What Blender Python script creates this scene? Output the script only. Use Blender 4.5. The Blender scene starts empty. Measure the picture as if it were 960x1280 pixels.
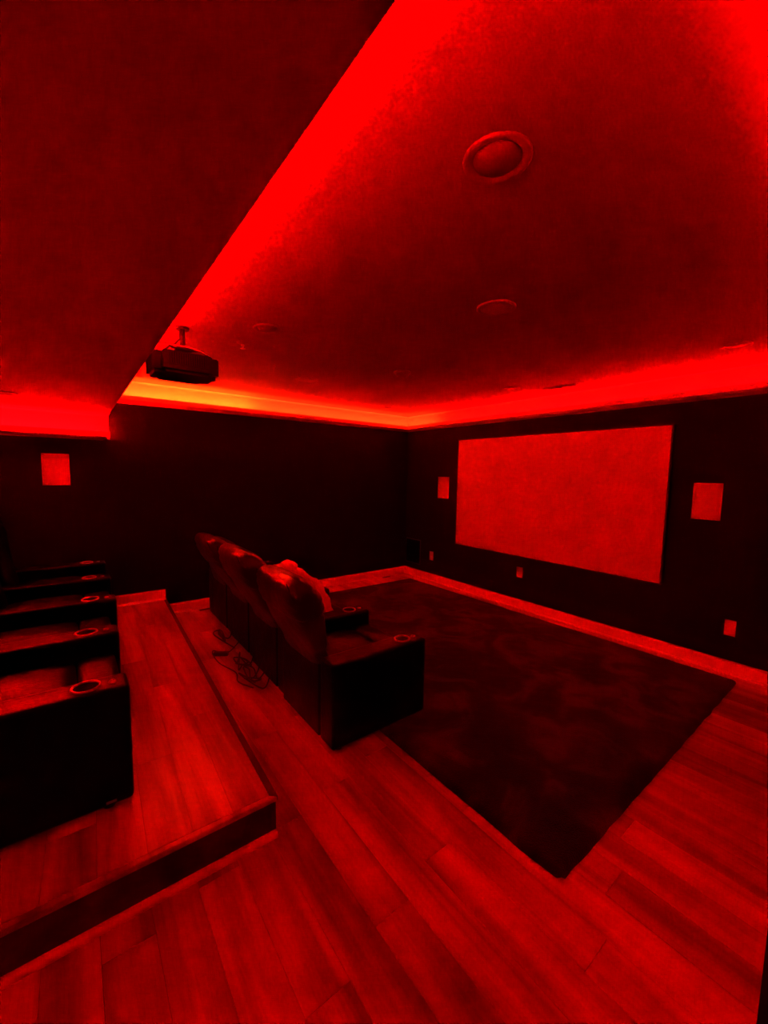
import bpy, bmesh, math, random
from mathutils import Vector, Matrix, noise
random.seed(7)
SC = bpy.context.scene
COL = SC.collection
PI = math.pi

# ------------------------------------------------------------------ camera
cam = bpy.data.cameras.new('camera'); co = bpy.data.objects.new('camera', cam); COL.objects.link(co)
YAW, PITCH, ROLL, FPX = 0.9163, -0.0937, 0.0175, 507.9
Fv = Vector((-math.sin(YAW)*math.cos(PITCH), math.cos(YAW)*math.cos(PITCH), math.sin(PITCH)))
R0 = Vector((math.cos(YAW), math.sin(YAW), 0)); U0 = R0.cross(Fv)
Rv = math.cos(ROLL)*R0 + math.sin(ROLL)*U0; Uv = -math.sin(ROLL)*R0 + math.cos(ROLL)*U0
co.matrix_world = Matrix(((Rv.x, Uv.x, -Fv.x, 4.8256), (Rv.y, Uv.y, -Fv.y, -4.1419), (Rv.z, Uv.z, -Fv.z, 1.5615), (0, 0, 0, 1)))
cam.sensor_fit = 'HORIZONTAL'; cam.sensor_width = 36; cam.lens = 36*FPX/960
cam.clip_start = 0.02; cam.clip_end = 50
SC.camera = co
# ------------------------------------------------------------------ world, exposure
w = bpy.data.worlds.new('world'); SC.world = w; w.use_nodes = True
w.node_tree.nodes['Background'].inputs[0].default_value = (0, 0, 0, 1)
w.node_tree.nodes['Background'].inputs[1].default_value = 0
vs = SC.view_settings
vs.view_transform = 'Standard'; vs.look = 'None'; vs.gamma = 1; vs.exposure = 0.85; vs.use_curve_mapping = False
SC.cycles.caustics_reflective = False; SC.cycles.blur_glossy = 1.5; SC.cycles.sample_clamp_indirect = 60; SC.cycles.max_bounces = 10; SC.cycles.diffuse_bounces = 6; SC.cycles.glossy_bounces = 4
# LED brightness of every cove run (the only light; back and hall are added fill)
RED = (1.0, 0.00002, 0.00005); WARM = (1.0, 0.0022, 0.0002); ORANGE = (1.0, 0.0062, 0.0003)
K = 5.0
LED = dict(front=40*K, left=62*K, left_orange=115*K, soffit=33*K, right=9*K, low=175*K, back=30*K, hall=6*K)

# ------------------------------------------------------------------ room dimensions (metres)
W = 4.787; HC = 2.434; HS = 2.079; YS = -3.838; YB = -6.4; XR = 6.3; YJ = -3.75
CB, CL, CD = 2.208, 2.272, 0.14          # crown: foot, lip, projection
PX, PZ = 3.263, 0.1715                    # platform
def PY(x): return -3.392 - 0.0343*x

# ------------------------------------------------------------------ materials
def mat(name, col, rough=.5, metal=0, spec=.5, build=None, emit=None, strength=0):
    m = bpy.data.materials.new(name); m.use_nodes = True
    nt = m.node_tree; b = nt.nodes['Principled BSDF']
    b.inputs['Base Color'].default_value = (*col, 1); b.inputs['Roughness'].default_value = rough
    b.inputs['Metallic'].default_value = metal; b.inputs['Specular IOR Level'].default_value = spec
    if emit: b.inputs['Emission Color'].default_value = (*emit, 1); b.inputs['Emission Strength'].default_value = strength
    if build: build(nt, b)
    return m
def N(nt, t, **k):
    n = nt.nodes.new(t)
    for a, v in k.items():
        if a in n.inputs.keys(): n.inputs[a].default_value = v
        else: setattr(n, a, v)
    return n
def noise_tex(nt, scale, detail=3, vec=None, map_scale=None):
    tc = N(nt, 'ShaderNodeTexCoord'); mp = N(nt, 'ShaderNodeMapping')
    nt.links.new(tc.outputs['Object'], mp.inputs['Vector'])
    if map_scale: mp.inputs['Scale'].default_value = map_scale
    n = N(nt, 'ShaderNodeTexNoise'); n.inputs['Scale'].default_value = scale; n.inputs['Detail'].default_value = detail
    nt.links.new(mp.outputs[0], n.inputs['Vector'])
    return n, mp
def bump(nt, b, src, strength, dist=.01):
    bp = N(nt, 'ShaderNodeBump'); bp.inputs['Strength'].default_value = strength; bp.inputs['Distance'].default_value = dist
    nt.links.new(src, bp.inputs['Height']); nt.links.new(bp.outputs[0], b.inputs['Normal'])
def ramp(nt, src, stops):
    r = N(nt, 'ShaderNodeValToRGB')
    while len(r.color_ramp.elements) < len(stops): r.color_ramp.elements.new(.5)
    for e, (p, c) in zip(r.color_ramp.elements, stops): e.position = p; e.color = (*c, 1)
    nt.links.new(src, r.inputs[0]); return r
def paint(bs, sc):
    def f(nt, b):
        n, _ = noise_tex(nt, sc, 2); bump(nt, b, n.outputs[0], bs, .002)
    return f
def leather(nt, b):
    n, _ = noise_tex(nt, 9, 4); n2, _ = noise_tex(nt, 160, 2)
    mx = N(nt, 'ShaderNodeMath', operation='MULTIPLY_ADD'); mx.inputs[1].default_value = .12
    nt.links.new(n2.outputs[0], mx.inputs[0]); nt.links.new(n.outputs[0], mx.inputs[2])
    bump(nt, b, mx.outputs[0], .35, .02)
    r = ramp(nt, n.outputs[0], [(.3, (.30,)*3), (.7, (.42,)*3)]); nt.links.new(r.outputs[0], b.inputs['Roughness'])
def wood(dark):
    def f(nt, b):
        oi = N(nt, 'ShaderNodeObjectInfo'); tc = N(nt, 'ShaderNodeTexCoord')
        off = N(nt, 'ShaderNodeVectorMath', operation='MULTIPLY_ADD')
        cmb = N(nt, 'ShaderNodeCombineXYZ')
        for i, k in enumerate((37, 91, 13)):
            mm = N(nt, 'ShaderNodeMath', operation='MULTIPLY'); mm.inputs[1].default_value = k
            nt.links.new(oi.outputs['Random'], mm.inputs[0]); nt.links.new(mm.outputs[0], cmb.inputs[i])
        ad = N(nt, 'ShaderNodeVectorMath', operation='ADD')
        nt.links.new(tc.outputs['Object'], ad.inputs[0]); nt.links.new(cmb.outputs[0], ad.inputs[1])
        mp = N(nt, 'ShaderNodeMapping'); mp.inputs['Scale'].default_value = (.55, 6, 6)
        nt.links.new(ad.outputs[0], mp.inputs['Vector'])
        n1 = N(nt, 'ShaderNodeTexNoise'); n1.inputs['Scale'].default_value = 1.3; n1.inputs['Detail'].default_value = 5; n1.inputs['Distortion'].default_value = .6
        nt.links.new(mp.outputs[0], n1.inputs['Vector'])
        mp2 = N(nt, 'ShaderNodeMapping'); mp2.inputs['Scale'].default_value = (2.2, 60, 60)
        nt.links.new(ad.outputs[0], mp2.inputs['Vector'])
        n2 = N(nt, 'ShaderNodeTexNoise'); n2.inputs['Scale'].default_value = 1.5; n2.inputs['Detail'].default_value = 4
        nt.links.new(mp2.outputs[0], n2.inputs['Vector'])
        d = dark
        r1 = ramp(nt, n1.outputs[0], [(.28, (.11*d, .075*d, .045*d)), (.5, (.27*d, .19*d, .125*d)), (.72, (.42*d, .31*d, .22*d))])
        r2 = ramp(nt, n2.outputs[0], [(.3, (.88,)*3), (.7, (1.06,)*3)])
        mu = N(nt, 'ShaderNodeMix', data_type='RGBA', blend_type='MULTIPLY'); mu.inputs[0].default_value = 1
        nt.links.new(r1.outputs[0], mu.inputs[6]); nt.links.new(r2.outputs[0], mu.inputs[7])
        r3 = ramp(nt, oi.outputs['Random'], [(0, (.80,)*3), (1, (1.15,)*3)])
        mu2 = N(nt, 'ShaderNodeMix', data_type='RGBA', blend_type='MULTIPLY'); mu2.inputs[0].default_value = 1
        nt.links.new(mu.outputs[2], mu2.inputs[6]); nt.links.new(r3.outputs[0], mu2.inputs[7])
        nt.links.new(mu2.outputs[2], b.inputs['Base Color'])
        bump(nt, b, n2.outputs[0], .12, .002)
    return f
def rugm(nt, b):
    n, _ = noise_tex(nt, 2.6, 6); n2, _ = noise_tex(nt, 170, 3)
    n.inputs['Distortion'].default_value = 1.2
    r = ramp(nt, n.outputs[0], [(.36, (.004, .0034, .0034)), (.47, (.012, .010, .009)), (.62, (.075, .062, .058))])
    r2 = ramp(nt, n2.outputs[0], [(.3, (.55,)*3), (.7, (1.3,)*3)])
    mu = N(nt, 'ShaderNodeMix', data_type='RGBA', blend_type='MULTIPLY'); mu.inputs[0].default_value = 1
    nt.links.new(r.outputs[0], mu.inputs[6]); nt.links.new(r2.outputs[0], mu.inputs[7])
    nt.links.new(mu.outputs[2], b.inputs['Base Color'])
    bump(nt, b, n2.outputs[0], .9, .01)
    b.inputs['Sheen Weight'].default_value = .15
def grillef(nt, b):
    v = N(nt, 'ShaderNodeTexVoronoi'); v.inputs['Scale'].default_value = 420; v.inputs['Randomness'].default_value = 0
    tc = N(nt, 'ShaderNodeTexCoord'); nt.links.new(tc.outputs['Object'], v.inputs['Vector'])
    bump(nt, b, v.outputs['Distance'], .4, .001)
M = {}
M['wall'] = mat('charcoal_wall_paint', (.0118, .0105, .0102), .6, spec=.06, build=paint(.25, 220))
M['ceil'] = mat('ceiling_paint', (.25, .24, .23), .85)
M['soffit'] = mat('soffit_paint_lit', (.62, .60, .59), .85)  # ceiling paint lightened to make up for missing light under the soffit
M['trim'] = mat('white_trim_paint', (.94, .92, .9), .4)
M['wood'] = mat('oak_vinyl_planks', (.3, .2, .1), .30, spec=.65, build=wood(1.68))
M['riser'] = mat('oak_riser_shaded', (.3, .2, .1), .6, spec=.2, build=wood(.26))  # plank oak darkened, shade of the upright faces put into the colour
M['sub'] = mat('subfloor', (.02, .015, .01), .9)
M['rug'] = mat('dark_plush_rug', (.05,)*3, .95, spec=.1, build=rugm)
M['leather'] = mat('black_leather', (.0032, .003, .003), .45, spec=.075, build=leather)
M['headrest'] = mat('black_leather_lit', (.008, .0075, .0075), .40, spec=.5, build=leather)  # same leather, lighter and glossier to bring up front-row highlights
M['vinyl'] = mat('black_vinyl_backing', (.004, .004, .004), .6, spec=.15)
M['plastic'] = mat('black_plastic', (.012, .012, .013), .45)
M['chrome'] = mat('brushed_chrome', (.93, .91, .9), .42, .35)
M['cup'] = mat('cup_well_black', (.01, .01, .01), .4)
M['screen'] = mat('matte_white_screen', (.66, .66, .66), .9)
M['grille'] = mat('white_speaker_grille', (.50, .49, .485), .6, build=grillef)
M['white'] = mat('white_plastic', (.75, .74, .72), .4)
M['bgrille'] = mat('black_speaker_grille', (.0015, .0015, .0015), .9, spec=.05, build=grillef)
M['cfix'] = mat('ceiling_fixture_white', (.24, .23, .22), .5)
M['cbaffle'] = mat('ceiling_fixture_lens', (.17, .16, .16), .5)
M['proj'] = mat('projector_shell', (.010, .010, .010), .45, spec=.3)
M['projd'] = mat('projector_vents', (.003, .003, .003), .6, spec=.2)
M['glass'] = mat('lens_glass', (.02, .02, .03), .05)
M['metal'] = mat('steel_screw', (.6, .58, .56), .35, 1)
def fabricf(nt, b):
    n, _ = noise_tex(nt, 90, 3); bump(nt, b, n.outputs[0], .5, .006)
M['throw'] = mat('white_plush_fabric', (.80, .77, .74), .95, build=fabricf)
M['cable'] = mat('black_cable_rubber', (.01, .01, .01), .5)
for k, v in LED.items():
    c = {'left_orange': ORANGE, 'left': WARM}.get(k, RED)
    M['led_'+k] = mat('led_'+k, (.8, .8, .8), .5, emit=c, strength=v)

# ------------------------------------------------------------------ mesh helpers
def obj(name, bm, m, parent=None, loc=None, smooth=False, kind=None, label=None):
    me = bpy.data.meshes.new(name); bm.normal_update(); bm.to_mesh(me); bm.free()
    if smooth:
        for p in me.polygons: p.use_smooth = True
    me.materials.append(m if not isinstance(m, str) else M[m])
    o = bpy.data.objects.new(name, me); COL.objects.link(o)
    if parent: o.parent = parent
    if loc: o.location = loc
    if kind: o['kind'] = kind
    if label: o['label'] = label
    return o
def tag(o, label, cat, group=None):
    o['label'] = label; o['category'] = cat
    if group: o['group'] = group
    return o
def thing(name, label, cat, loc=(0, 0, 0), rz=0, group=None):
    o = bpy.data.objects.new(name, None); COL.objects.link(o); o.location = loc; o.rotation_euler = (0, 0, rz)
    o.empty_display_size = .1
    return tag(o, label, cat, group)
def box(x0, x1, y0, y1, z0, z1, bev=0, seg=1, bm=None):
    b = bmesh.new()
    bmesh.ops.create_cube(b, size=1)
    for v in b.verts: v.co = Vector((x0+(v.co.x+.5)*(x1-x0), y0+(v.co.y+.5)*(y1-y0), z0+(v.co.z+.5)*(z1-z0)))
    if bev: bmesh.ops.bevel(b, geom=b.edges[:], offset=bev, segments=seg, affect='EDGES', profile=.6)
    if bm is None: return b
    merge(bm, b); return bm
def merge(bm, b, mtx=None):
    if mtx: bmesh.ops.transform(b, matrix=mtx, verts=b.verts[:])
    me = bpy.data.meshes.new('tmp'); b.to_mesh(me); b.free(); bm.from_mesh(me); bpy.data.meshes.remove(me)
    return bm
def lathe(prof, n=40, bm=None):
    bm = bm or bmesh.new(); rings = []
    for r, z in prof:
        if r < 1e-6: rings.append([bm.verts.new((0, 0, z))])
        else: rings.append([bm.verts.new((r*math.cos(2*PI*i/n), r*math.sin(2*PI*i/n), z)) for i in range(n)])
    for a, b in zip(rings, rings[1:]):
        for i in range(n):
            j = (i+1) % n
            if len(a) == 1 and len(b) == 1: continue
            if len(a) == 1: bm.faces.new((a[0], b[j], b[i]))
            elif len(b) == 1: bm.faces.new((a[i], a[j], b[0]))
            else: bm.faces.new((a[i], a[j], b[j], b[i]))
    bmesh.ops.recalc_face_normals(bm, faces=bm.faces[:])
    return bm
def tube(pts, r, n=8, bm=None, closed=False):
    bm = bm or bmesh.new(); pts = [Vector(p) for p in pts]; rings = []; K = len(pts)
    up = Vector((0, 0, 1))
    for i, p in enumerate(pts):
        a = pts[(i-1) % K] if (closed or i) else p; b = pts[(i+1) % K] if (closed or i < K-1) else p
        t = (b-a).normalized(); s = t.cross(up)
        if s.length < .05: s = t.cross(Vector((1, 0, 0)))
        s.normalize(); u = s.cross(t)
        rings.append([bm.verts.new(p+r*(math.cos(2*PI*k/n)*s+math.sin(2*PI*k/n)*u)) for k in range(n)])
    for i in range(K if closed else K-1):
        a = rings[i]; b = rings[(i+1) % K]
        for k in range(n): bm.faces.new((a[k], a[(k+1) % n], b[(k+1) % n], b[k]))
    if not closed: bm.faces.new(rings[0][::-1]); bm.faces.new(rings[-1])
    bmesh.ops.recalc_face_normals(bm, faces=bm.faces[:])
    return bm
def prism(poly, z0, z1, bm=None):
    bm = bm or bmesh.new()
    a = [bm.verts.new((x, y, z0)) for x, y in poly]; b = [bm.verts.new((x, y, z1)) for x, y in poly]
    n = len(poly)
    bm.faces.new(a[::-1]); bm.faces.new(b)
    for i in range(n): bm.faces.new((a[i], a[(i+1) % n], b[(i+1) % n], b[i]))
    bmesh.ops.recalc_face_normals(bm, faces=bm.faces[:])
    return bm
def loft(rings, cap=True, bm=None):
    bm = bm or bmesh.new(); R = [[bm.verts.new(p) for p in r] for r in rings]; n = len(R[0])
    for a, b in zip(R, R[1:]):
        for i in range(n): bm.faces.new((a[i], a[(i+1) % n], b[(i+1) % n], b[i]))
    if cap: bm.faces.new(R[0][::-1]); bm.faces.new(R[-1])
    bmesh.ops.recalc_face_normals(bm, faces=bm.faces[:])
    return bm
def run(prof, p0, p1, nrm, m0=0, m1=0):
    """extrude a (distance from wall, z) profile along a wall from p0 to p1; m = mitre (1 inside corner, -1 outside)"""
    p0 = Vector((*p0, 0)); p1 = Vector((*p1, 0)); d = (p1-p0).normalized(); n = Vector((*nrm, 0))
    A = [p0+d*a*m0+n*a+Vector((0, 0, z)) for a, z in prof]; B = [p1-d*a*m1+n*a+Vector((0, 0, z)) for a, z in prof]
    return loft([A, B])

# ------------------------------------------------------------------ walls and ceilings
def struct(name, bm, m, parent=None):
    return obj(name, bm, m, parent, kind='structure')
struct('wall_left', box(-.12, 0, YB, .12, -.1, HC+.1), 'wall')
struct('wall_front', box(0, W+.16, 0, .12, -.1, HC+.1), 'wall')
struct('wall_right', box(W, W+.16, YJ, 0, -.1, HC+.1), 'wall')
struct('wall_back', box(0, XR, YB-.12, YB, -.1, HC+.1), 'wall')
struct('wall_hall', box(XR, XR+.12, YB, YJ, -.1, HC+.1), 'wall')
struct('wall_hall_end', box(W+.16, XR, YJ, YJ+.12, -.1, HC+.1), 'wall')
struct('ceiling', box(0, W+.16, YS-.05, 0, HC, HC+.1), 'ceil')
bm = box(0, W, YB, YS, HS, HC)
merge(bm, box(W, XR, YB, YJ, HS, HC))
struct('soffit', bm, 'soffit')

# crown mouldings with a light ledge
def crown_prof(foot, lip, d=CD):
    h = lip-foot
    pts = [(0, foot), (.014, foot), (.014, foot+.04*h), (.03, foot+.08*h), (.05, foot+.15*h), (.075, foot+.19*h),
           (.10, foot+.21*h), (.10, foot+.26*h), (.118, foot+.29*h), (CD, foot+.36*h), (CD, lip),
           (CD-.008, lip), (CD-.010, foot+.36*h), (.06, foot+.31*h), (0, foot+.31*h)]
    return [(a*d/CD, z) for a, z in pts]
cp = crown_prof(CB, CL)
sp = crown_prof(CB, CL, .09)
struct('trim_1', run(cp, (0, YS), (0, 0), (1, 0), 0, 1), 'trim')
struct('trim_2', run(cp, (0, 0), (W, 0), (0, -1), 1, 1), 'trim')
struct('trim_3', run(cp, (W, 0), (W, YS), (-1, 0), 1, 0), 'trim')
struct('trim_4', run(sp, (CD, YS), (W-CD, YS), (0, 1), 0, 0), 'trim')
lp = crown_prof(1.838, 1.912)
struct('trim_5', run(lp, (0, YB), (0, YS-.055), (1, 0), 1, -.38), 'trim')
struct('trim_6', run(lp, (XR, YB), (0, YB), (0, 1), 0, 1), 'trim')
# white cove backs above each crown, with a bed mould where they meet the ceiling
def cove(z0, z1): return [(0, z0), (.004, z0), (.004, z1-.013), (.007, z1-.012), (.015, z1-.005), (.017, z1-.001), (0, z1-.001)]
struct('trim_7', run(cove(CB+.02, HC), (0, YS), (0, 0), (1, 0), 0, 1), 'trim')
struct('trim_8', run(cove(CB+.02, HC), (0, 0), (W, 0), (0, -1), 1, 1), 'trim')
struct('trim_9', run(cove(CB+.02, HC), (W, 0), (W, YS), (-1, 0), 1, 0), 'trim')
struct('trim_10', run(cove(1.86, HS), (0, YB), (0, YS-.002), (1, 0), 1, 0), 'trim')
struct('trim_13', run(cove(CB+.02, HC), (CD, YS), (W-CD, YS), (0, 1), 0, 0), 'trim')
struct('trim_12', run(lp, (XR, YJ), (XR, YB), (-1, 0), 0, 1), 'trim')
struct('trim_11', run(cove(1.86, HS), (XR, YB), (0, YB), (0, 1), 0, 1), 'trim')
def led(name, x0, x1, y0, y1, z, key, label):
    o = obj(name, box(x0, x1, y0, y1, z, z+.004), 'led_'+key)
    tag(o, label, 'light strip')
ZL = CB+.37*(CL-CB)
led('led_strip', .09, .105, YS+.1, -2.42, ZL, 'left_orange', 'LED light strip glowing orange in the left wall cove, beside the projector')
led('led_strip', .09, .105, -2.40, -.11, ZL, 'left', 'red LED light strip in the left wall cove, running on to the far corner')
led('led_strip', .11, .62, -.105, -.09, ZL, 'left', 'short warm red LED light strip in the front wall cove at the far corner')
led('led_strip', .64, W-.11, -.105, -.09, ZL, 'front', 'red LED light strip in the cove above the projection screen')
led('led_strip', W-.105, W-.09, YS+.1, -.11, ZL, 'right', 'red LED light strip in the cove along the right wall')
led('led_strip', .16, W-.16, YS+.03, YS+.045, ZL, 'soffit', 'red LED light strip on the ledge behind the low ceiling edge')
led('led_strip', .085, .10, YB+.15, YS-.06, 1.866, 'low', 'red LED light strip in the low cove above the left wall speaker')
led('led_strip', .16, XR-.16, YB+.085, YB+.10, 1.866, 'back', 'added red LED light strip in the unseen low cove along the back wall')  # added out of view to brighten floor, platform and soffit

led('led_strip', XR-.10, XR-.085, YB+.15, YJ-.1, 1.866, 'hall', 'added red LED light strip in the unseen low cove on the hall side behind the camera')  # weak fill strip, added out of view

# ------------------------------------------------------------------ baseboards
def bb_prof(z=0, h=.112):
    return [(0, z), (.028, z), (.028, z+.008), (.024, z+.016), (.016, z+.020), (.016, z+h*.86), (.013, z+h*.92), (.009, z+h*.96), (.009, z+h), (0, z+h)]
struct('baseboard_left', run(bb_prof(), (0, -3.392), (0, 0), (1, 0), 0, 1), 'trim')
struct('baseboard_left_platform', run(bb_prof(PZ), (0, YB), (0, -3.394), (1, 0), 1, 0), 'trim')
struct('baseboard_front', run(bb_prof(), (0, 0), (W, 0), (0, -1), 1, 1), 'trim')
struct('baseboard_right', run(bb_prof(), (W, 0), (W, YJ+.02), (-1, 0), 1, 0), 'trim')

# ------------------------------------------------------------------ floor planks
fl = struct('floor', box(0, XR, YB, 0, -.1, -.006), 'sub')
PWD, PL, GAP = .152, 1.22, .0005
def plank(x0, x1, y0, y1, z0, z1, parent, sh0=0., sh1=0.):
    b = box(x0+GAP, x1-GAP, y0+GAP, y1-GAP, z0, z1, .0010)
    if sh1 or sh0:
        for v in b.verts:
            t = (v.co.y-y0)/(y1-y0); v.co.y += (sh0*(1-t)+sh1*t)*v.co.x
    cx, cy = (x0+x1)/2, (y0+y1)/2
    for v in b.verts: v.co.x -= cx; v.co.y -= cy
    return obj('plank', b, 'wood', parent, (cx, cy, 0))
r = 0; y = -.03
rugbox = (.55, 3.95, -2.55, -.35)
while y > YB:
    y1 = y; y0 = max(y-PWD, YB); x = 0-(r*.47 % 1)*PL
    while x < 5.6:
        xa, xb = max(x, .03), min(x+PL, 5.6)
        hid = (xa > rugbox[0] and xb < rugbox[1] and y0 > rugbox[2] and y1 < rugbox[3])
        under = (xb < PX-.06 and y1 < PY(PX)-.05) or (y1 < -5.3)
        wallr = xa > W+.02 and y1 > YJ
        if y1 > YJ: xb = min(xb, W-.02)
        if W-.02-xb < .08 and y1 > YJ: xb = W-.02
        if xb-xa > .08 and not hid and not under and not wallr:
            if xa < PX and y1 < PY(PX)-.05: xa = PX-.05
            plank(xa, xb, y0, y1, -.006, 0, fl)
        x += PL
    y -= PWD; r += 1

# ------------------------------------------------------------------ platform (seating riser)
pf = struct('riser_platform', prism([(0, PY(0)+.0), (PX, PY(PX)), (PX, YB), (0, YB)], -.005, PZ-.008), 'riser')
yy = 0; r = 0
NOSE = .022
# front nosing board, coloured dark for its shaded edge, and side nosing board
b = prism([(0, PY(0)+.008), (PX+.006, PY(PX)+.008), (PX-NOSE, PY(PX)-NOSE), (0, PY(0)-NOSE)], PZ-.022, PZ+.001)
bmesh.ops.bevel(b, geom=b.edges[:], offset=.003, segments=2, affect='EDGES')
obj('nosing', b, 'riser', pf, label='nosing strip on the front edge of the riser, its shade painted in darker')
b = prism([(PX+.006, PY(PX)+.006), (PX+.006, YB), (PX-NOSE, YB), (PX-NOSE, PY(PX)-NOSE)], PZ-.022, PZ)
bmesh.ops.bevel(b, geom=b.edges[:], offset=.003, segments=2, affect='EDGES')
obj('nosing', b, 'wood', pf)
obj('riser_board', box(PX, PX+.004, YB, PY(PX)-.02, 0, PZ-.022), 'riser', pf)
# white quarter-round at the foot of the side riser
q = [(0, 0)] + [(  .023*math.cos(a*PI/12), .023*math.sin(a*PI/12)) for a in range(7)]
obj('quarter_round', run([(a+.004, z) for a, z in q], (PX, YB), (PX, PY(PX)), (1, 0), 0, 0), 'trim', pf, label='white quarter-round moulding along the foot of the riser')
y = -NOSE; S = -.0343
while PY(0)+y > -5.6:
    x = -(r*.39 % 1)*PL
    while x < PX-NOSE:
        xa, xb = max(x, .03), min(x+PL, PX-NOSE)
        if PX-NOSE-xb < .15: xb = PX-NOSE
        if xb-xa > .15: plank(xa, xb, PY(0)+y-PWD, PY(0)+y, PZ-.008, PZ, pf, S, S)
        x += PL
    y -= PWD; r += 1

# ------------------------------------------------------------------ rug
def rug():
    c = [(.36, -.20), (4.115, -.132), (4.125, -2.712), (.30, -2.73)]
    nx, ny = 300, 200; bm = bmesh.new(); G = []
    def P(u, v):
        a = Vector(c[3]).lerp(Vector(c[2]), u); d = Vector(c[0]).lerp(Vector(c[1]), u); return a.lerp(d, v)
    Lx, Ly, rc = 3.8, 2.56, .03
    for i in range(nx+1):
        row = []
        for j in range(ny+1):
            u, v = i/nx, j/ny; x, y = u*Lx, v*Ly
            ex, ey = min(x, Lx-x), min(y, Ly-y)
            if ex < rc and ey < rc:          # rounded corners
                dx, dy = rc-ex, rc-ey; L = math.hypot(dx, dy); k = max(dx, dy)/L if L else 1
                ex, ey = rc-dx*k, rc-dy*k
                x = ex if x < Lx/2 else Lx-ex; y = ey if y < Ly/2 else Ly-ey
            p = P(x/Lx, y/Ly); e = min(ex, ey)
            h = .026*min(1, max(0, e/.03))**.5
            h += (.004*noise.noise(Vector((p.x*14, p.y*14, 0))) + .0022*noise.noise(Vector((p.x*55, p.y*55, 3)))) * min(1, e/.03)
            w = .006*noise.noise(Vector((p.x*9, p.y*9, 7))) if e < .02 else 0
            row.append(bm.verts.new((p.x+w, p.y+w, .001+max(0, h))))
        G.append(row)
    for i in range(nx):
        for j in range(ny): bm.faces.new((G[i][j], G[i+1][j], G[i+1][j+1], G[i][j+1]))
    o = obj('area_rug', bm, 'rug', smooth=True)
    tag(o, 'large dark plush area rug covering the floor between the front row and the screen', 'rug')
rug()

# ------------------------------------------------------------------ recliners
PITCHX = .656; AW = .15; SWD = PITCHX-AW     # arm width and seat width
def superring(w, d, cx, cy, z, e=.45, n=36, tilt=0):
    out = []
    for i in range(n):
        a = 2*PI*i/n; c, s = math.cos(a), math.sin(a)
        X = w/2*math.copysign(abs(c)**e, c); Y = d/2*math.copysign(abs(s)**e, s)
        out.append(Vector((cx+X, cy+Y*math.cos(tilt), z+Y*math.sin(tilt))))
    return out
def finish(bm, cuts=1):
    bmesh.ops.subdivide_edges(bm, edges=bm.edges[:], cuts=cuts, use_grid_fill=True, smooth=0)
    return bm
def arm_bm(x0):
    """arm with pillowy top; local y: rear -.38 .. front .30; the cup hole is cut through the top"""
    rings = []; y0, y1 = -.365, .325; H = .515
    b = box(x0, x0+AW, y0, y1, .025, H, .022, 4)
    for v in b.verts:
        if v.co.z > H-.03:
            t = max(0, 1-abs((v.co.x-x0-AW/2)/(AW/2))**2); v.co.z += .004*t
    me = bpy.data.meshes.new('a'); b.to_mesh(me); b.free(); me.materials.append(M['leather'])
    o = bpy.data.objects.new('a', me); COL.objects.link(o)
    c = lathe([(0, .1), (.045, .1), (.045, .0), (0, .0)], 32)
    me2 = bpy.data.meshes.new('c'); c.to_mesh(me2); c.free(); o2 = bpy.data.objects.new('c', me2); COL.objects.link(o2)
    o2.location = (x0+AW/2, CUPY, H-.07)
    md = o.modifiers.new('b', 'BOOLEAN'); md.object = o2; md.operation = 'DIFFERENCE'; md.solver = 'EXACT'
    dg = bpy.context.evaluated_depsgraph_get(); dg.update()
    m3 = bpy.data.meshes.new_from_object(o.evaluated_get(dg))
    bpy.data.objects.remove(o); bpy.data.objects.remove(o2)
    m3.name = 'arm'
    for p in m3.polygons: p.use_smooth = False
    return m3
CUPY = .182
def hole_parts(x0, par, zt=.517):
    rg = obj('cup_holder', tube([(x0+AW/2+.047*math.cos(2*PI*i/40), CUPY+.047*math.sin(2*PI*i/40), zt+.003) for i in range(40)], .0048, 8, closed=True), 'chrome', par, smooth=True, label='chrome ring of the cup holder')
    cw = obj('cup_well', lathe([(.0445, zt-.004), (.042, zt-.06), (.0, zt-.062)], 32), 'cup', rg, (x0+AW/2, CUPY, 0), smooth=True)
    bt = obj('control_button', lathe([(.013, zt+.000), (.013, zt+.004), (.010, zt+.007), (0, zt+.008)], 20), 'chrome', par, (x0+AW/2+.008, CUPY+.088, 0), smooth=True, label='round chrome recline button')
    k = bmesh.new()
    for s in (-1, 1): merge(k, box(-.003, .003, s*.004-.002, s*.004+.002, zt+.006, zt+.009))
    obj('button_mark', k, 'plastic', bt)
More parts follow.
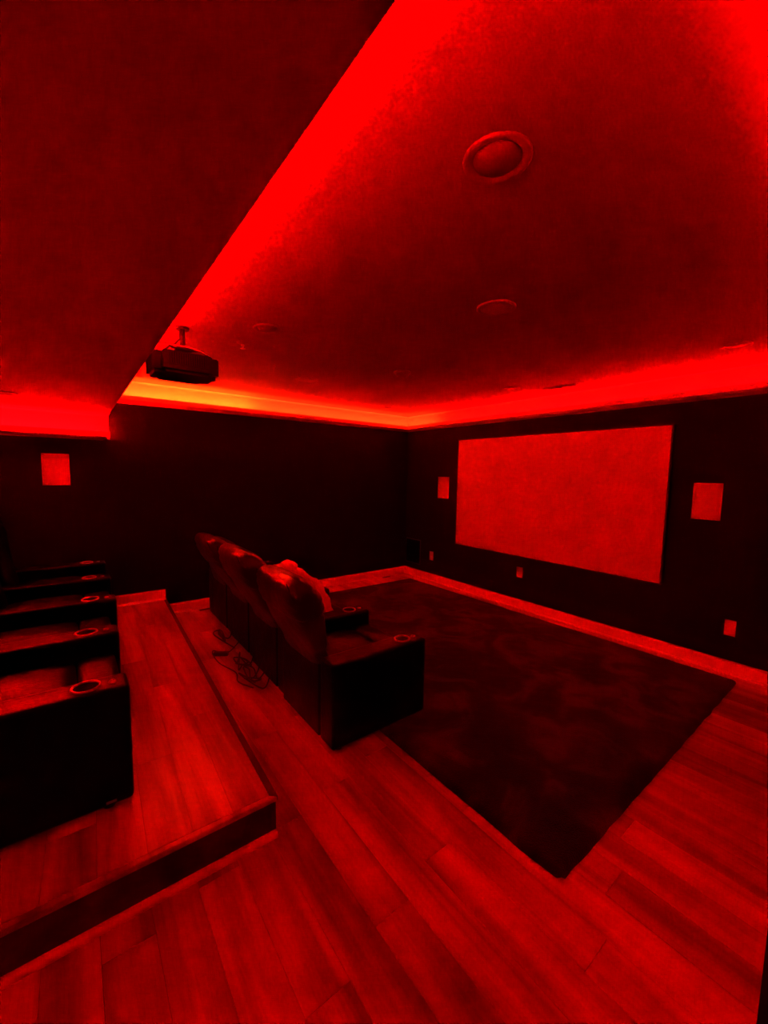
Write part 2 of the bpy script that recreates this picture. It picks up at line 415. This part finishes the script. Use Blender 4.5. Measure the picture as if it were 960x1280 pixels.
def make_recliner(last=False, lean=0., top=1.03, head='headrest'):
    """origin on the floor under the seat centre; faces +y"""
    t = thing('recliner', '', 'recliner')
    xs = -SWD/2
    def arm(x0):
        a = bpy.data.objects.new('arm', ARM[0] if x0 < 0 else ARM[1]); COL.objects.link(a); a.parent = t
        md = None
        hole_parts(x0, a)
        return a
    arm(SWD/2)
    if last: arm(-SWD/2-AW)
    # base and rear panel
    obj('base', box(xs+.004, -xs-.004, -.33, .24, .03, .22, .01, 2), 'vinyl', t)
    obj('back_panel', box(xs+.003, -xs-.003, -.37, -.33, .035, .47, .014, 3), 'leather', t, smooth=False)
    for fx in (xs+.04, -xs+.10):
        for fy in (-.30, .24):
            obj('foot', lathe([(.0, 0), (.022, 0), (.024, .03), (0, .03)], 14), 'plastic', t, (fx, fy, 0))
    # seat cushion
    def cushion(x0, x1, y0, y1, z0, z1, puff, name, m='leather', nx=14, ny=14):
        b = bmesh.new(); bmesh.ops.create_cube(b, size=1)
        bmesh.ops.subdivide_edges(b, edges=b.edges[:], cuts=9, use_grid_fill=True)
        for v in b.verts:
            u, q, s = v.co.x*2, v.co.y*2, v.co.z*2
            k = .22
            X, Y, Z = u, q, s
            # round the box edges
            X = u*(1-.06*(abs(q)**6+abs(s)**6)/2); Y = q*(1-.06*(abs(u)**6+abs(s)**6)/2); Z = s*(1-.16*(abs(q)**6+abs(u)**6)/2)
            Z += puff*(1-u*u)*(1-q*q)*(1 if s > 0 else 0)*2/(z1-z0)*abs(s)**2
            v.co = Vector(((x0+x1)/2+X*(x1-x0)/2, (y0+y1)/2+Y*(y1-y0)/2, (z0+z1)/2+Z*(z1-z0)/2))
        return obj(name, b, m, t, smooth=True)
    cushion(xs+.004, -xs-.004, -.30, .15, .22, .43, .025, 'seat')
    # footrest pad folded at the front
    cushion(xs+.006, -xs-.006, .155, .315, .23, .425, .012, 'footrest_pad')
    obj('front_panel', box(xs+.01, -xs-.01, .255, .305, .05, .235, .015, 2), 'leather', t)
    # backrest: lumbar part then head pillow, leaning back
    tab = [(.40, -.315, .09), (.50, -.335, .10), (.56, -.360, .115), (.65, -.390, .150), (.77, -.420, .185), (.89, -.455, .200), (1.0, -.480, .20), (1.1, -.50, .2)]
    def path(s):       # centre y, z and thickness up the back
        z = .40+s*(top-.40)
        for a, b in zip(tab, tab[1:]):
            if z <= b[0]: break
        f = (z-a[0])/(b[0]-a[0]); y = a[1]+f*(b[1]-a[1])-lean*max(0, (z-.5)/.45)
        return y, z, a[2]+f*(b[2]-a[2])
    rings = []
    n = 40
    for i in range(15):
        s = i/14*.66; y, z, d = path(s)
        d *= .96; wv = SWD-.012 if z < .545 else SWD+.075*min(1, (z-.53)/.07)
        if i == 0: d *= .7; wv *= .96
        if i == 14: d *= .9; wv *= .985
        rings.append(superring(wv, d, 0, y, z, .38, n))
    obj('backrest', loft(rings), head, t, smooth=True)
    rings = []
    for i in range(17):
        a = i/16; s = .60+a*.40; y, z, d0 = path(s)
        prof = (1.0+.10*math.sin(PI*min(1, a*1.6)))*(1 if a < .55 else math.sqrt(max(0, 1-((a-.55)/.455)**2)))
        if a < .03: prof = .97
        d = d0*max(.10, prof); wv = (SWD+.085)*(1-.16*a**5)*(.975+.025*min(1, a*6))
        ring = superring(wv, d, 0, y+.012*math.sin(PI*a)-.01, z, .42, n)
        for k_, p in enumerate(ring):      # gathered creases near the ends
            e = abs(p.x)/(wv/2)
            p.y += .006*math.sin(a*24+p.x*30)*e**3; p.z -= .018*e**6*a
        rings.append(ring)
    hp = obj('headrest', loft(rings), head, t, smooth=True)
    # piping seam round the side of the head pillow
    for sd in (-1, 1):
        pts = []
        for i in range(15):
            a = i/14; s = .60+a*.36; y, z, d0 = path(s)
            pts.append((sd*(SWD/2+.0)*(1-.14*a**5), y-d0*.40, z))
        obj('piping', tube(pts, .004, 6), 'leather', hp, smooth=True)
    return t
ARM = [arm_bm(-SWD/2-AW), arm_bm(SWD/2)]
def copy_tree(o, parent=None):
    c = o.copy(); COL.objects.link(c); c.parent = parent
    for ch in list(o.children): copy_tree(ch, c)
    return c
protoA = make_recliner(head='leather'); protoB = make_recliner(True, head='leather')
M['headrest'].node_tree.nodes['Principled BSDF'].inputs['Coat Weight'].default_value = .25
FRONT = [make_recliner(False, .0, .985), make_recliner(False, .06, 1.03), make_recliner(False, .10, 1.03), make_recliner(True, -.14, .89)]
used = set()
def place(proto, x, y, z, rz, label, group):
    if proto.name not in used: used.add(proto.name); o = proto
    else: o = copy_tree(proto)
    o.location = (x, y, z); o.rotation_euler = (0, 0, rz); o['label'] = label; o['group'] = group
    return o
front = [(2.5925, -2.70, 0, 'black leather recliner at the near end of the front row, its side facing the stairs'),
         (1.9365, -2.68, 0, 'second black leather recliner from the near end, front row, with white throw in its seat'),
         (1.2805, -2.655, 0, 'third black leather recliner from the near end of the front row'),
         (0.6245, -2.640, 0, 'farthest black leather recliner of the front row, next to the left wall')]
FR = []
for i, (x, y, rz, lab) in enumerate(front):
    FR.append(place(FRONT[i], x, y, 0, rz, lab, 'black recliners in the front row'))
back = [(2.547, -4.316, 0, 'nearest black leather recliner on the platform, cut by the left edge of the photo'),
        (1.872, -4.300, 0, 'second black leather recliner from the near end on the platform'),
        (1.197, -4.262, 0, 'third black leather recliner from the near end on the platform'),
        (0.522, -4.250, 0, 'farthest black leather recliner on the platform, next to the left wall')]
BR = []
for i, (x, y, rz, lab) in enumerate(back):
    BR.append(place(protoB if i == 3 else protoA, x, y, PZ, rz, lab, 'black recliners on the platform'))
obj('tag_plate', box(0, .002, -.018, .018, -.005, .005), 'metal', BR[0], (SWD/2+AW, .245, .045))

# ------------------------------------------------------------------ white throw on the second recliner
def throw():
    rings = []; n = 28; prof = [(-2.96, .86), (-2.92, .875), (-2.85, .86), (-2.76, .81), (-2.68, .75), (-2.62, .67), (-2.57, .58), (-2.53, .49), (-2.56, .445)]
    bm = bmesh.new(); G = []; G2 = []
    x0, x1 = 1.90, 2.17; nx = 22; K = (len(prof)-1)*4
    def at(t):
        i = min(int(t), len(prof)-2); f = t-i; a, b = prof[i], prof[i+1]
        return a[0]+(b[0]-a[0])*f, a[1]+(b[1]-a[1])*f
    for i in range(nx+1):
        u = i/nx; x = x0+(x1-x0)*u; row = []; row2 = []
        e = 1-abs(2*u-1)**4
        for k in range(K+1):
            y, z = at(k/4)
            q = noise.noise(Vector((x*7, k*.35, 2)))*.018
            yy = y+q+(-.10*(1-e)); zz = z+q-.03*(1-e)
            xx = x+.015*noise.noise(Vector((k*.3, x*3, 9)))
            row.append(bm.verts.new((xx, yy, zz)))
            row2.append(bm.verts.new((xx, min(yy-.02, yy-.05-.12*e*math.sin(PI*k/K)), zz-.03)))
        G.append(row); G2.append(row2)
    for i in range(nx):
        for k in range(K):
            bm.faces.new((G[i][k], G[i+1][k], G[i+1][k+1], G[i][k+1])); bm.faces.new((G2[i][k], G2[i][k+1], G2[i+1][k+1], G2[i+1][k]))
        bm.faces.new((G[i][0], G2[i][0], G2[i+1][0], G[i+1][0])); bm.faces.new((G[i][K], G[i+1][K], G2[i+1][K], G2[i][K]))
    for k in range(K):
        bm.faces.new((G[0][k], G[0][k+1], G2[0][k+1], G2[0][k])); bm.faces.new((G[nx][k], G2[nx][k], G2[nx][k+1], G[nx][k+1]))
    # bunched roll on top
    b = bmesh.new(); bmesh.ops.create_icosphere(b, subdivisions=4, radius=1)
    for v in b.verts:
        d = 1+.22*noise.noise(v.co*1.7)+.1*noise.noise(v.co*4)
        v.co = Vector((2.07+v.co.x*.085*d, -2.90+v.co.y*.055*d, .868+v.co.z*.05*d))
    merge(bm, b)
    bmesh.ops.recalc_face_normals(bm, faces=bm.faces[:])
    o = obj('throw_blanket', bm, 'throw', smooth=True)
    tag(o, 'rumpled white throw blanket draped over the seat of the second front-row recliner', 'blanket')
throw()

# ------------------------------------------------------------------ cables on the floor behind the front row
def cable(pts, r, label):
    P = []; K = len(pts)
    for i in range(K-1):       # catmull-rom
        p0, p1, p2, p3 = [Vector(pts[min(max(j, 0), K-1)]) for j in (i-1, i, i+1, i+2)]
        for s in range(6):
            t = s/6; P.append(.5*((2*p1)+(p2-p0)*t+(2*p0-5*p1+4*p2-p3)*t*t+(3*p1-p0-3*p2+p3)*t**3))
    P.append(Vector(pts[-1]))
    o = obj('power_cable', tube(P, r, 6), 'cable', smooth=True)
    tag(o, label, 'cable', 'tangled black power cables behind the front row')
rc = random.Random(3)
def tangle(cx, cy, n, sx, sy, z0):
    return [(cx+sx*(2*rc.random()-1), cy+sy*(2*rc.random()-1), z0+.012*rc.random()) for _ in range(n)]
cable([(1.12, -3.01, .16), (1.10, -3.06, .03)] + tangle(1.0, -3.10, 9, .20, .045, .012) + [(1.3, -3.07, .012)], .006, 'tangled black power cable on the floor behind the third recliner')
cable([(1.75, -3.03, .2), (1.72, -3.08, .03)] + tangle(1.55, -3.12, 11, .22, .06, .012) + [(1.95, -3.10, .012), (2.0, -3.05, .1)], .006, 'tangled black power cable on the floor between the second and third recliners')
cable([(1.95, -3.05, .2), (1.9, -3.10, .02)] + tangle(1.85, -3.14, 9, .16, .06, .012) + [(2.1, -3.12, .012), (2.12, -3.07, .12)], .006, 'looped black power cable on the floor behind the second recliner')
cable([(1.42, -3.03, .15), (1.38, -3.15, .02), (1.25, -3.24, .010), (1.5, -3.26, .010), (1.75, -3.2, .010), (1.9, -3.23, .01), (2.05, -3.17, .01)], .005, 'thin black cable curving farthest out from the front row on the planks')
o = obj('power_adapter', box(-.06, .06, -.022, .022, 0, .03, .006, 2), 'plastic', loc=(1.36, -3.2, .001)); o.rotation_euler = (0, 0, 1.0)
tag(o, 'small black power adapter brick among the cables behind the front row', 'adapter')

# ------------------------------------------------------------------ projector
def projector():
    t = thing('projector', 'black ceiling projector hanging on a pole mount beside the low ceiling edge', 'projector', (1.98, -3.565, 2.13))
    hx, hy = .165, .185
    b = box(-hx, hx, -hy, hy, .005, .125, .0)
    es = [e for e in b.edges if abs(e.verts[0].co.z-e.verts[1].co.z) > .05]
    bmesh.ops.bevel(b, geom=es, offset=.05, segments=6, affect='EDGES')
    es = [e for e in b.edges if min(e.verts[0].co.z, e.verts[1].co.z) < .01 and max(e.verts[0].co.z, e.verts[1].co.z) < .01]
    bmesh.ops.bevel(b, geom=es, offset=.018, segments=3, affect='EDGES')
    es = [e for e in b.edges if e.verts[0].co.z > .12 and e.verts[1].co.z > .12]
    bmesh.ops.bevel(b, geom=es, offset=.006, segments=2, affect='EDGES')
    obj('body', b, 'proj', t, smooth=False)
    obj('vent_frame', box(hx-.001, hx+.003, -.10, .10, .052, .115), 'projd', t)
    for i in range(16): obj('vent_slat', box(hx+.002, hx+.006, -.094+i*.0125, -.090+i*.0125, .054, .113), 'proj', t)
    obj('side_seam', box(hx, hx+.002, -.13, .13, .044, .047), 'projd', t)
    l = obj('lens', lathe([(.045, 0), (.045, .02), (.036, .02), (.034, .008)], 28), 'projd', t, (-.05, hy-.002, .07), smooth=True); l.rotation_euler = (-PI/2, 0, 0)
    obj('lens_glass', lathe([(.034, .009), (.02, .014), (0, .016)], 28), 'glass', l, smooth=True)
    obj('adjuster_ring', lathe([(.0, .125), (.022, .125), (.022, .134), (.012, .138), (0, .138)], 20), 'plastic', t, (.10, .13, 0), smooth=True)
    # mount
    obj('mount_pole', tube([(0.02, 0, .17), (0.02, 0, .296)], .017, 16), 'plastic', t, smooth=True)
    obj('ceiling_plate', lathe([(0, .292), (.038, .292), (.042, .297), (.042, .3035), (0, .3035)], 28), 'plastic', t, (.02, 0, 0))
    obj('mount_hub', box(-.035, .075, -.05, .05, .158, .178, .006, 2), 'plastic', t)
    for sx, sy in ((-1, -1), (-1, 1), (1, -1), (1, 1)):
        obj('mount_arm', tube([(.02+sx*.03, sy*.04, .166), (.02+sx*.09, sy*.09, .16), (.02+sx*.12, sy*.12, .124)], .006, 8), 'plastic', t, smooth=True)
    obj('power_cord', tube([(-.10, -.17, .10), (-.06, -.20, .15), (.0, -.12, .2), (.045, -.05, .19), (.03, -.01, .24), (.05, .0, .285), (.06, -.01, .301)], .004, 8), 'plastic', t, smooth=True)
    obj('signal_cable', tube([(.10, -.17, .11), (.12, -.15, .155), (.10, -.08, .17), (.13, .0, .165), (.14, .08, .15), (.13, .14, .127)], .004, 8), 'white', t, smooth=True, label='pale signal cable lying over the mount')
projector()

# ------------------------------------------------------------------ projection screen
t = thing('projection_screen', 'large blank fixed projection screen hung on the front wall', 'screen', (0, 0, 0))
x0, x1, z0, z1 = 1.085, 3.513, .633, 2.019
obj('screen_fabric', box(x0, x1, -.040, -.030, z0, z1, .002), 'screen', t)
f = bmesh.new(); T = .012
for a in ((x0-T, x0, z0-T, z1+T), (x1, x1+T, z0-T, z1+T), (x0, x1, z0-T, z0), (x0, x1, z1, z1+T)):
    merge(f, box(a[0], a[1], -.038, -.001, a[2], a[3]))
obj('frame', f, 'plastic', t)

# ------------------------------------------------------------------ in-wall speakers and plates
def mount_on(o, wall, a, z):
    if wall == 'front': o.location = (a, 0, z)
    else: o.location = (0, a, z); o.rotation_euler = (0, 0, PI/2)
def speaker(wall, a, z, w_, h_, label):
    t = thing('wall_speaker', label, 'speaker', group='white in-wall speakers'); mount_on(t, wall, a, z)
    f = bmesh.new(); T = .007
    for q in ((-w_/2, -w_/2+T, -h_/2, h_/2), (w_/2-T, w_/2, -h_/2, h_/2), (-w_/2+T, w_/2-T, -h_/2, -h_/2+T), (-w_/2+T, w_/2-T, h_/2-T, h_/2)):
        merge(f, box(q[0], q[1], -.007, -.0005, q[2], q[3]))
    obj('speaker_frame', f, 'white', t)
    obj('speaker_grille', box(-w_/2+T+.001, w_/2-T-.001, -.0055, -.0005, -h_/2+T+.001, h_/2-T-.001, .001), 'grille', t)
speaker('front', 3.791, 1.381, .195, .300, 'white rectangular wall speaker right of the projection screen')
speaker('front', .793, 1.381, .205, .300, 'white rectangular wall speaker left of the projection screen')
speaker('left', -4.256, 1.549, .200, .288, 'white rectangular wall speaker on the left wall above the platform recliners')
def plate(a, z, w_, h_, label, duplex):
    t = thing('outlet_plate', label, 'outlet'); mount_on(t, 'front', a, z)
    obj('cover_plate', box(-w_/2, w_/2, -.006, -.0005, -h_/2, h_/2, .0025, 2), 'white', t)
    if duplex:
        for s in (-1, 1):
            r_ = obj('receptacle', box(-.017, .017, -.0085, -.005, s*.028-.015, s*.028+.015, .003, 2), 'white', t)
            k = bmesh.new()
            for q in (-.007, .007): merge(k, box(q-.0012, q+.0012, -.0092, -.0083, s*.028-.004, s*.028+.006))
            obj('slot', k, 'plastic', r_)
    else:
        obj('insert', box(-.017, .017, -.0085, -.005, -.034, .034, .002, 2), 'white', t)
    for s in ((0,) if duplex else (-1, 1)):
        k = obj('screw', lathe([(.0, .0), (.003, .0), (.003, .0015), (0, .002)], 12), 'metal', t, (0, -.0055, s*.048)); k.rotation_euler = (PI/2, 0, 0)
plate(4.016, .379, .072, .128, 'white wall plate low on the front wall, right of the screen', False)
plate(2.076, .434, .078, .122, 'white wall plate directly below the projection screen', False)
plate(.592, .376, .075, .130, 'white duplex outlet on the front wall near the far corner', True)
t = thing('wall_grille', 'tall black rectangular grille low on the front wall by the far corner', 'speaker', (.190, 0, .385))
obj('grille_frame', box(-.168, .168, -.006, -.0005, -.19, .19, .002), 'plastic', t)
obj('grille_cloth', box(-.155, .155, -.010, -.005, -.177, .177, .003), 'bgrille', t)

# ------------------------------------------------------------------ ceiling fixtures
def ring_fixture(name, cat, x, y, r_, label, kind, group, z=HC):
    t = thing(name, label, cat, (x, y, z), group=group)
    if kind == 'speaker':
        a = obj('trim_ring', lathe([(r_, 0-.0005), (r_, -.006), (r_-.006, -.010), (r_-.014, -.009), (r_-.016, -.0005)], 48), 'cfix', t, smooth=True)
        obj('speaker_grille', lathe([(r_-.017, -.0005), (r_-.018, -.006), (r_*.5, -.0085), (0, -.009)], 48), 'cfix', t, smooth=True)
    else:
        a = obj('trim_ring', lathe([(r_, -.0005), (r_, -.004), (r_-.005, -.008), (r_*.86, -.0075), (r_*.74, -.004), (r_*.70, -.0005)], 48), 'cfix', t, smooth=True)
        obj('lens', lathe([(r_*.695, -.0005), (r_*.69, -.0035), (0, -.0045)], 40), 'cfix', t, smooth=True)
G1, G2 = 'round recessed ceiling lights, unlit', 'round ceiling speakers in the raised ceiling'
ring_fixture('recessed_light', 'ceiling light', 4.045, -3.17, .094, 'largest round unlit recessed light, in the raised ceiling nearest the camera', 'light', G1)
ring_fixture('recessed_light', 'ceiling light', 4.04, -.672, .082, 'round unlit recessed light above the right end of the screen wall', 'light', G1)
ring_fixture('recessed_light', 'ceiling light', 2.30, -.632, .082, 'round unlit recessed light above the middle of the screen', 'light', G1)
ring_fixture('recessed_light', 'ceiling light', 2.338, -3.156, .084, 'round unlit recessed light in front of the projector, beside the sprinkler', 'light', G1)
ring_fixture('recessed_light', 'ceiling light', .44, -.78, .082, 'round unlit recessed light closest to the far corner', 'light', G1)
ring_fixture('recessed_light', 'ceiling light', .931, -4.50, .082, 'round unlit recessed light in the low ceiling by the left wall', 'light', G1, HS)
ring_fixture('ceiling_speaker', 'speaker', 3.42, -2.35, .100, 'large round flush ceiling speaker in the middle of the raised ceiling', 'speaker', G2)
ring_fixture('ceiling_speaker', 'speaker', 1.25, -2.342, .105, 'round flush ceiling speaker nearest the left wall cove', 'speaker', G2)
t = thing('smoke_detector', 'small round smoke detector on the raised ceiling above the front row', 'smoke detector', (2.065, -1.85, HC))
obj('base', lathe([(.072, -.0005), (.072, -.012), (.066, -.014), (0, -.014)], 36), 'cfix', t, smooth=True)
obj('cover', lathe([(.058, -.014), (.054, -.032), (.035, -.038), (0, -.039)], 36), 'cbaffle', t, smooth=True)
t = thing('sprinkler_head', 'small fire sprinkler head hanging from the raised ceiling near the projector', 'sprinkler', (1.96, -3.18, HC))
obj('escutcheon', lathe([(.040, -.0005), (.036, -.006), (.015, -.014), (0, -.014)], 28), 'cfix', t, smooth=True)
obj('stem', lathe([(.010, -.012), (.010, -.024), (0, -.024)], 16), 'metal', t, smooth=True)
k = bmesh.new()
for s in (-1, 1): tube([(s*.009, 0, -.022), (s*.014, 0, -.030), (s*.004, 0, -.040)], .0025, 6, k)
obj('yoke', k, 'metal', t, smooth=True)
obj('deflector', lathe([(0, -.039), (.018, -.039), (.018, -.042), (0, -.042)], 20), 'metal', t)
t = thing('ceiling_vent', 'long narrow slot vent in the raised ceiling close to the screen wall', 'vent', (2.64, -.335, HC), .03)
obj('vent_frame', box(-.17, .17, -.045, .045, -.006, -.0005, .002), 'cfix', t)
for i in range(5): obj('vent_slat', box(-.155, .155, -.032+i*.0145, -.026+i*.0145, -.013, -.0055), 'cfix', t)
